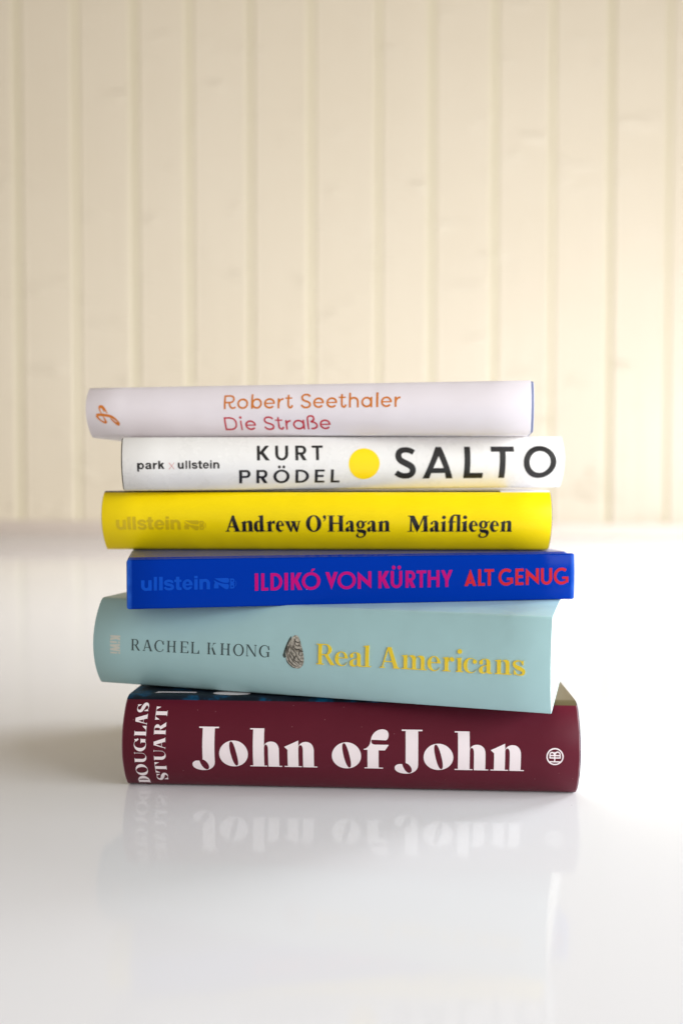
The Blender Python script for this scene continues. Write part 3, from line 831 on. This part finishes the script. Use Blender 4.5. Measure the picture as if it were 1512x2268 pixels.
def pages(b, pts, x0, x1, t, parent, Wd, m):
    q = [(min(y, Wd - .003), z) for y, z in inset(pts, t)]
    n = len(q)
    vs = [(x0, y, z) for y, z in q] + [(x1, y, z) for y, z in q]
    fs = [(i, i + 1, n + i + 1, n + i) for i in range(n - 1)] + [(n - 1, 0, n, 2 * n - 1), tuple(reversed(range(n))), tuple(range(n, 2 * n))]
    me = bpy.data.meshes.new('page_block'); me.from_pydata(vs, [], fs); me.update()
    smooth(me, 38)
    return link_mesh('page_block', me, parent, [m])


GROUP = 'books stacked on the white tabletop'
PAPER = page_mat('page_paper', (.66, .63, .55, 1))


def book_root(b, name, label):
    r = bpy.data.objects.new(name, None); COL.objects.link(r)
    r.empty_display_size = .03
    r.location = (b['X'], b['Y'], b['z'])
    r.rotation_euler = (0, -rad(b['roll']), -rad(b['yaw']))
    top(r, label, 'book', GROUP)
    return r


def hardcover(b, name, label, jmats, case_mat, midx=None, ext=(.0004, .0004), Wd=.128, jt=.00035):
    r = book_root(b, name, label)
    pts = profile(b, Wd)
    h = b['L'] / 2
    j = shell('dust_jacket', pts, -h, h, jt, r, jmats, midx)
    cp = inset(pts, jt + .0001)
    shell('case_cover', [(min(y, Wd - .0006), z) for y, z in cp], -h - ext[0], h + ext[1], .0022, r, [case_mat], None, .0006)
    pages(b, pts, -h + .003, h - .003, jt + .0024, r, Wd - .004, PAPER)
    return r, j


# 1 -- lilac white, on top
b = dict(L=.2145, T=.0246, X=-.0185, Y=.0221, z=.1576, yaw=8.28, roll=.12, d=.0066, dl=.0026, rt=.0014, rb=.0014)
m_lil = mat('lilac_paper', srgb(239, 232, 237), .42, .45, bump=.000012, bscale=2500, wave=.0006)
m_case1 = mat('grey_blue_boards', srgb(120, 128, 160), .6)
r, j = hardcover(b, 'hardcover_book', 'pale lilac hardback with orange and crimson spine lettering, topmost of the stack', [m_lil], m_case1, ext=(.0001, .0013))
orange = ink('orange_ink', srgb(214, 122, 30)); crimson = ink('crimson_ink', srgb(200, 48, 66))
print_on(b, 'author_lettering', text(geo, 'R,-37.43,-31.39 o,-30.86,-25.47 b,-24.07,-18.77 e,-17.76,-12.43 r,-11.16,-8.29 t,-7.52,-3.69 S,0.02,4.98 e,6.02,11.17 e,12.3,17.48 t,18.14,21.91 h,23.07,27.7 a,28.92,34.1 l,35.89,36.74 e,38.15,43.3 r,44.55,47.3', 12.65, 19.38, -.001), orange, j, label='orange author line')
print_on(b, 'title_lettering', text(geo, 'D,-37.81,-31.57 i,-30.49,-28.78 e,-27.66,-22.39 S,-18.52,-13.37 t,-12.88,-8.78 r,-7.92,-5.19 a,-4.29,1.34 ß,2.57,7.68 e,8.63,13.87', 2.89, 8.90, 0), crimson, j, label='crimson title line')
mk = sc(script_mark(123.), .0945, .0970, -102.0, 5.8)
print_on(b, 'publisher_mark', [[s] for s in mk], orange, j, label='orange looped script mark')

# 2 -- white with black capitals
b = dict(L=.2135, T=.0254, X=.0032, Y=.0263, z=.1318, yaw=-6.2, roll=.44, d=.0062, dl=.0025, rt=.0008, rb=.0010)
m_white = mat('white_jacket', srgb(230, 228, 224), .28, .5, coat=.25, coat_r=.15, bump=.00001, bscale=1800, wave=.0006)
m_case2 = mat('black_boards', (.012, .011, .011, 1), .6)
r, j = hardcover(b, 'hardcover_book', 'white hardback with large black capitals and a yellow dot on its spine, second from top', [m_white], m_case2, ext=(.0006, .0003))
black = ink('black_ink', (.014, .013, .013, 1), .32); red = ink('red_ink', srgb(200, 50, 50))
pk = 'p,-99.88,-96.66 a,-96.2,-93.23 r,-92.6,-90.65 k,-90.11,-87.19 %s u,-81.07,-78.29 l,-77.45,-76.73 l,-75.89,-75.11 s,-74.58,-71.92 t,-71.65,-69.68 e,-69.4,-66.55 i,-66,-65.21 n,-64.53,-61.65'
print_on(b, 'publisher_lettering', text(grot, pk % '', 10.26, 13.17, .0034, w=31, h=26), black, j, label='small bold black imprint line')
print_on(b, 'cross_mark', text(grot, 'x,-85.24,-82.65', 10.15, 13.1), red, j, label='thin red cross between the two imprint words')
print_on(b, 'author_lettering', text(caps, 'K,-43.92,-37.85 U,-35.26,-29.08 R,-25.7,-20.26 T,-17.77,-12.53', 13.98, 21.01, .0005, h=16.)
         + text(caps, 'P,-52.39,-47.02 R,-44.23,-38.81 Ö,-36.14,-28.45 D,-25.62,-19.14 E,-16.32,-11.64 L,-8.63,-4.31', 3.26, 9.56, .0014, w=22., h=16.), black, j, label='two lines of black author capitals')
print_on(b, 'dot', [solid(E(7.35, 12.2, 7.48, 7.4, 64))], ink('yellow_ink', srgb(250, 214, 0), .32), j, label='round yellow dot')
print_on(b, 'title_lettering', text(caps, 'S,22.23,32.82 A,36.24,51.17 L,56.43,65.98 T,69.67,81.3 O,85.98,102.54', 4.90, 20.20, .0013, w=19.5, h=17, ap=18.), black, j, label='large black title capitals')

# 3 -- yellow
b = dict(L=.215, T=.0288, X=-.0078, Y=.0237, z=.1022, yaw=1.99, roll=.06, d=.0072, dl=.0040, rt=.0024, rb=.0012)
b['hinge'] = [(.0045, b['T'])]
m_yel = mat('yellow_jacket', srgb(252, 222, 0), .36, .25, coat=.05, coat_r=.2, bump=.00001, bscale=1800, wave=.0006)


def art_mat(name, stops, scale, xr=None, col2=None, rough=.35, dist=0.):
    m = mat(name, (0, 0, 0, 1), rough, .12)
    nt = m.node_tree; p = nt.nodes['Principled BSDF']
    tc = nt.nodes.new('ShaderNodeTexCoord')
    n = nt.nodes.new('ShaderNodeTexNoise'); n.inputs['Scale'].default_value = scale; n.inputs['Detail'].default_value = 6; n.inputs['Roughness'].default_value = .65
    nt.links.new(tc.outputs['Object'], n.inputs['Vector'])
    rp = nt.nodes.new('ShaderNodeValToRGB')
    el = rp.color_ramp.elements
    while len(el) < len(stops): el.new(.5)
    for e, (q, c) in zip(el, stops): e.position = q; e.color = c
    nt.links.new(n.outputs['Fac'], rp.inputs[0])
    last = rp.outputs[0]
    if xr is not None:
        sx = nt.nodes.new('ShaderNodeSeparateXYZ'); nt.links.new(tc.outputs['Object'], sx.inputs[0])
        n2 = nt.nodes.new('ShaderNodeTexNoise'); n2.inputs['Scale'].default_value = 300
        nt.links.new(tc.outputs['Object'], n2.inputs['Vector'])
        ma = nt.nodes.new('ShaderNodeMath'); ma.operation = 'MULTIPLY_ADD'; ma.inputs[1].default_value = .006
        nt.links.new(n2.outputs['Fac'], ma.inputs[0]); nt.links.new(sx.outputs['X'], ma.inputs[2])
        gt = nt.nodes.new('ShaderNodeMath'); gt.operation = 'GREATER_THAN'; gt.inputs[1].default_value = xr
        nt.links.new(ma.outputs[0], gt.inputs[0])
        mx = nt.nodes.new('ShaderNodeMix'); mx.data_type = 'RGBA'
        nt.links.new(gt.outputs[0], mx.inputs[0]); nt.links.new(last, mx.inputs[6]); mx.inputs[7].default_value = col2
        last = mx.outputs[2]
    nt.links.new(last, p.inputs['Base Color'])
    return m


m_photo = art_mat('dark_cover_photo', [(.35, (.01, .01, .01, 1)), (.6, (.02, .02, .02, 1)), (.72, (.12, .12, .11, 1))], 60, .087, (.78, .76, .82, 1))
T3 = b['T']
r, j = hardcover(b, 'hardcover_book', 'bright yellow hardback with bold black serif lettering, between the white and the blue book', [m_yel, m_photo], mat('grey_boards', srgb(70, 66, 60), .6),
                 lambda p, q, x: 1 if min(p[1], q[1]) > T3 - .0009 and (max(p[0], q[0]) < .005 or x > .085) else 0, ext=(.0004, .0005))
print_on(b, 'author_lettering', text(book, "A,-47.73,-40.42 n,-40.16,-34.1 d,-33.99,-28.21 r,-27.93,-23.78 e,-23.46,-19.42 w,-19.42,-11.49 O,-8.98,-1.56 ',-0.83,0.79 H,1.33,9.48 a,9.86,14.59 g,14.87,20.04 a,20.15,25.04 n,25.32,31.26", 9.25, 17.1, .001), black, j, label='black serif author name')
print_on(b, 'title_lettering', text(book, 'M,39.43,49.47 a,50.08,54.94 i,55.2,58.24 F,58.24,65.18 i,65.07,68.37 e,68.56,72.79 g,73.15,78.41 e,78.47,82.76 n,83.42,89.12', 9.28, 17.05, .001), black, j, label='black serif title')
print_on(b, 'publisher_lettering', text(grot, 'u,-100.51,-95.7 l,-94.93,-93.37 l,-92.47,-90.9 s,-90.06,-85.79 t,-85.61,-82.41 e,-81.95,-77.09 i,-76.39,-74.84 n,-74.03,-69.22', 10.22, 15.01, .002), ink('mustard_ink', srgb(214, 184, 0), .36), j, label='tone on tone imprint name')
print_on(b, 'publisher_mark', text(grot, 'W,-67.39,-57.15', 10.0, 14.7), ink('mustard_ink', srgb(214, 184, 0), .36), j, label='tone on tone owl mark')

# 4 -- blue, flat back, printed boards
b = dict(L=.2046, T=.0218, X=.0084, Y=-.0093, z=.0803, yaw=-10.24, roll=0, d=.0008, dl=0., rt=.0009, rb=.0008, pw=.6)
b['hinge'] = [(.0105, b['T']), (.0085, b['T'] - .0002), (.0062, b['T'] - .0013), (.0045, b['T'] - .0012), (.003, b['T'] - .0004)]
b['drop'] = .0002
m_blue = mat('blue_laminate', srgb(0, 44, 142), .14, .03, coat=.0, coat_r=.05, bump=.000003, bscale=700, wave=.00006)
specks(m_blue, srgb(120, 140, 190), 330, .95, .07)
edge_glint_wear(m_blue, -.1023, .1023, srgb(60, 120, 225), .0026)  # edge highlight painted into the colour, lighter blue at both ends
r = book_root(b, 'hardcover_book', 'glossy royal blue book with flat spine and magenta and red capitals, between yellow and mint')
pts = profile(b, .126)
hl = b['L'] / 2
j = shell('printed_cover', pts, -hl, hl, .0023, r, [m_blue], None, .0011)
pages(b, pts, -hl + .003, hl - .003, .0024, r, .122, PAPER)
mag = ink('magenta_ink', srgb(166, 4, 102), .3, spec=.1); redb = ink('scarlet_ink', srgb(178, 28, 40), .3, spec=.1); lblue = ink('light_blue_ink', srgb(4, 66, 168), .3, spec=.1)
kw = dict(w=18.5, h=16.)
print_on(b, 'author_lettering', text(caps, 'I,-47.32,-45.82 L,-44.55,-41.4 D,-40.44,-35.15 I,-34.28,-32.7 K,-31.41,-26.3 Ó,-26.52,-18.23', 7.11, 14.72, **kw)
         + text(caps, 'V,-15.99,-10.4 O,-10.5,-2.19 N,-1.3,4.9', 7.10, 14.76, **kw) + text(caps, 'K,8.14,13.33 Ü,13.83,19.15 R,20.68,25.35 T,25.75,30.28 H,31.02,36.52 Y,37.26,42.77', 7.11, 14.79, **kw), mag, j, step=4, label='magenta author capitals')
print_on(b, 'title_lettering', text(caps, 'A,48.39,53.99 L,54.88,58.17 T,57.93,62.51 G,64.58,71.68 E,72.82,76.82 N,77.89,84.25 U,85.27,90.78 G,91.52,98.8', 7.30, 14.88, **kw), redb, j, step=4, label='red title capitals')
print_on(b, 'publisher_lettering', text(grot, 'u,-96.15,-91.67 l,-90.8,-89.46 l,-88.58,-86.99 s,-86.55,-82.23 t,-82.11,-78.99 e,-78.66,-74.26 i,-73.62,-72.1 n,-71.37,-66.79', 8.11, 12.61, .003), lblue, j, step=4, label='light blue imprint name')
print_on(b, 'publisher_mark', text(grot, 'W,-65.11,-55.39', 8.1, 12.9), lblue, j, step=4, label='light blue owl mark')

# 5 -- mint, soft cover with pages flush
b = dict(L=.2062, T=.0399, X=-.0131, Y=-.0190, z=.0407, yaw=16.0, roll=-.30, d=.0080, dl=-.001, rt=.0014, rb=.0009)
m_mint = mat('mint_cover', srgb(164, 200, 203), .38, .4, bump=.00003, bscale=1400, wave=.0006)
r = book_root(b, 'paperback_book', 'thick mint green book with raised yellow title and a printed oyster shell, turned askew')
Wd = .126
pts = profile(b, Wd)
hl = b['L'] / 2
j = shell('cover', pts, -hl, hl, .0005, r, [m_mint], None, .00012)
pages(b, pts, -hl + .0003, hl - .0001, .00055, r, Wd + .002, page_mat('cream_paper', (.60, .585, .51, 1)))
gold = mat('yellow_foil', srgb(236, 204, 16), .26, .6, coat=.6, coat_r=.06)
print_on(b, 'author_lettering', text(didone, 'R,-83.59,-79.21 A,-77.69,-72.88 C,-71.84,-67.19 H,-65.72,-61.17 E,-59.13,-55.11 L,-53.9,-49.91 K,-46.05,-41.75 H,-39.65,-35.07 O,-33.57,-28.57 N,-27.59,-22.64 G,-21.48,-16.69', 17.70, 22.82, .0074, s=15., h=5.), ink('slate_ink', srgb(52, 68, 70)), j, label='dark slate author capitals')
print_on(b, 'title_lettering', text(didone, 'R,4.79,12.92 e,13.1,18.83 a,19.52,25.38 l,25.56,28.91 A,32.75,41.25 m,42.12,52.74 e,53.07,58.62 r,59.39,64.2 i,64.98,67.91 c,68.06,73.74 a,74.35,79.97 n,80.87,87.63 s,88.09,93.01', 16.53, 25.30, .0065, s=18., h=4.5), gold, j, raise_=.00028, label='raised yellow title')


def shell_mat(name, lo, hi):
    m = mat(name, hi, .5)
    nt = m.node_tree; p = nt.nodes['Principled BSDF']
    tc = nt.nodes.new('ShaderNodeTexCoord')
    n = nt.nodes.new('ShaderNodeTexNoise'); n.inputs['Scale'].default_value = 900; n.inputs['Detail'].default_value = 3
    nt.links.new(tc.outputs['Object'], n.inputs['Vector'])
    rp = nt.nodes.new('ShaderNodeValToRGB')
    el = rp.color_ramp.elements
    el[0].position = .36; el[0].color = lo
    el[1].position = .62; el[1].color = hi
    nt.links.new(n.outputs['Fac'], rp.inputs[0]); nt.links.new(rp.outputs[0], p.inputs['Base Color'])
    return m


def curve_through(pts):
    o = []
    for i in range(len(pts) - 1):
        a, b_, c, d = pts[max(i - 1, 0)], pts[i], pts[i + 1], pts[min(i + 2, len(pts) - 1)]
        for k in range(5):
            t = k / 5
            o.append(tuple(.5 * (2 * b_[j] + (c[j] - a[j]) * t + (2 * a[j] - 5 * b_[j] + 4 * c[j] - d[j]) * t * t + (3 * b_[j] - a[j] - 3 * c[j] + d[j]) * t ** 3) for j in (0, 1)))
    return o + [pts[-1]]


RIDGES = [((690, 330), (740, 420), (830, 460), (905, 425)), ((690, 400), (740, 540), (820, 590), (890, 570), (960, 610)),
          ((690, 470), (700, 640), (750, 700), (830, 720), (890, 700), (905, 780), (890, 900), (960, 950), (1050, 890)),
          ((630, 470), (650, 700), (700, 790), (770, 850), (780, 950), (740, 1030), (745, 1090)), ((830, 950), (840, 1030), (900, 1100), (960, 1150), (1050, 1160)),
          ((570, 540), (590, 700), (600, 850), (640, 930), (700, 1010), (690, 1100), (780, 1170), (850, 1190), (890, 1260), (1010, 1250)),
          ((530, 840), (560, 960), (600, 1060), (660, 1150), (740, 1220), (870, 1330)), ((430, 880), (470, 1000), (520, 1140), (620, 1270), (740, 1340), (890, 1340)),
          ((400, 1050), (440, 1200), (530, 1300), (640, 1390), (760, 1415)), ((530, 540), (490, 700), (480, 800)), ((455, 610), (430, 780), (440, 920)), ((940, 740), (990, 780), (1045, 765))]
ZX = lambda x: -9.2 + (x - 375) / 700 * 8.4
ZY = lambda y: 28.0 - (y - 205) / 1230 * 14.2
ridges = solid(*[K([(ZX(x), ZY(y)) for x, y in curve_through(list(q))], [.10, .34, .37, .34, .12]) for q in RIDGES])
sh = [(P(SHELL), [])]
print_on(b, 'shell_shadow', [sc(solid(P('M30 98 C16 92 -2 60 -12 38 C-6 26 2 30 8 36 L30 90Z')), .084, .140, -9.5, 13.9)], shell_mat('dark_ink', srgb(38, 46, 42), srgb(74, 88, 84)), j, label='printed soft dark shadow beside the shell')
so = print_on(b, 'shell_picture', [sc(sh, .0840, .142, -9.2, 13.9)], shell_mat('shell_print', srgb(122, 117, 106), srgb(190, 185, 173)), j, proud=.00016, label='printed grey oyster shell')
print_on(b, 'shell_ridge', [[q] for q in ridges], shell_mat('ridge_print', srgb(30, 27, 23), srgb(58, 52, 45)), so, proud=.00024)['kind'] = 'stuff'
# imprint name turned to read downwards
kk = []
x = 0.
for c, wd in (('K', 62), ('I', 22), ('W', 92), ('I', 22)):
    g = caps(c, wd, 21., 17.)
    if c == 'I': g = solid(R(0, 0, 20, 68), R(0, 80, 20, 100))
    kk.append([([(-94.3 + y * .051, 23.8 - (px + x) * .0385) for px, y in o], [[(-94.3 + y * .051, 23.8 - (px + x) * .0385) for px, y in h] for h in hs]) for o, hs in g])
    x += wd + 7
print_on(b, 'publisher_lettering', kk, ink('pale_ink', srgb(206, 206, 194)), j, label='pale imprint name turned sideways')

# 6 -- maroon, at the bottom
b = dict(L=.197, T=.0402, X=.0032, Y=-.0201, z=.0001, yaw=3.5, roll=0, d=.0098, dl=0., rt=.0034, rb=.0022)
m_mar = mat('maroon_jacket', srgb(90, 21, 38), .42, .2, bump=.00002, bscale=1600, var=.05, wave=.0006)
specks(m_mar, srgb(150, 105, 108), 500, .955, .085)
edge_glint_wear(m_mar, -.0985, .0985, srgb(190, 160, 165), .0006)
m_cov = art_mat('dark_sea_cover_art', [(.40, srgb(16, 22, 32)), (.52, srgb(24, 32, 44)), (.60, srgb(10, 70, 104)), (.75, srgb(30, 110, 140))], 55, .0745, srgb(92, 82, 58))
T6 = b['T']
r, j = hardcover(b, 'hardcover_book', 'dark maroon hardback with large white title, at the bottom of the stack on the tabletop', [m_mar, m_cov], mat('dark_blue_boards', srgb(40, 40, 66), .55),
                 lambda p, q, x: 1 if min(p[1], q[1]) > T6 - .0022 else 0, ext=(.0002, .0005))
white = ink('white_ink', srgb(238, 226, 228))
print_on(b, 'title_lettering', text(fat, 'J,-67.58,-55.9 o,-55.65,-43.11 h,-42.26,-28.36 n,-27.33,-13.12 o,-6.75,5.8 f,6.94,17.66 J,20.17,32 o,32.49,45.1 h,45.75,59.99 n,60.92,75.04', 11.8, 28.42, .001), white, j, label='large white title')


def upright(font, rows, u_base, u_cap, **k):
    out = []
    kx = (u_base - u_cap) / 100                    # letters lie on their left side: up is towards -u
    for q in rows.split():
        c = q[0]; v0, v1 = [float(t) for t in q[2:].split(',')]
        g = font(c, (v1 - v0) / kx, **k)
        out.append([([(u_base - y * kx, v0 + x * kx) for x, y in o], [[(u_base - y * kx, v0 + x * kx) for x, y in h] for h in hs]) for o, hs in g])
    return out


print_on(b, 'author_lettering', upright(didone, 'D,1.60,5.63 O,5.91,11.82 U,12.53,17.49 G,17.82,23.37 L,24.43,28.63 A,29.01,33.39 S,34.03,37.33', -87.79, -92.97, s=28., h=3.4, e=7.)
         + upright(didone, 'S,3.61,7.42 T,7.57,12.95 U,13.76,18.60 A,19.05,24.08 R,25.07,30.17 T,31.10,36.2', -79.22, -84.34, s=28., h=3.4, e=7.), white, j, label='white author name running up the spine')
print_on(b, 'publisher_mark', [sc(press_mark(100.), .0725, .0745, 84.3, 14.93)], white, j, label='round white press mark')
# the corner of the cover title that shows on the top board
tb = bpy.data.meshes.new('cover_lettering')
vs, fs = [], []
zt = T6 + .00008
for poly in (E(-.0528, .0060, .0085, .0034, 24), [(-.0875, .0045), (-.0865, .0075), (-.0690, .0078), (-.0690, .0058), (-.0845, .0056)]):
    bb = len(vs); vs += [(x, y, zt) for x, y in poly]; fs.append(tuple(range(bb, len(vs))))
tb.from_pydata(vs, [], fs); tb.update()
o = link_mesh('cover_lettering', tb, j, [white])
o['label'] = 'bits of white cover title under the mint book'
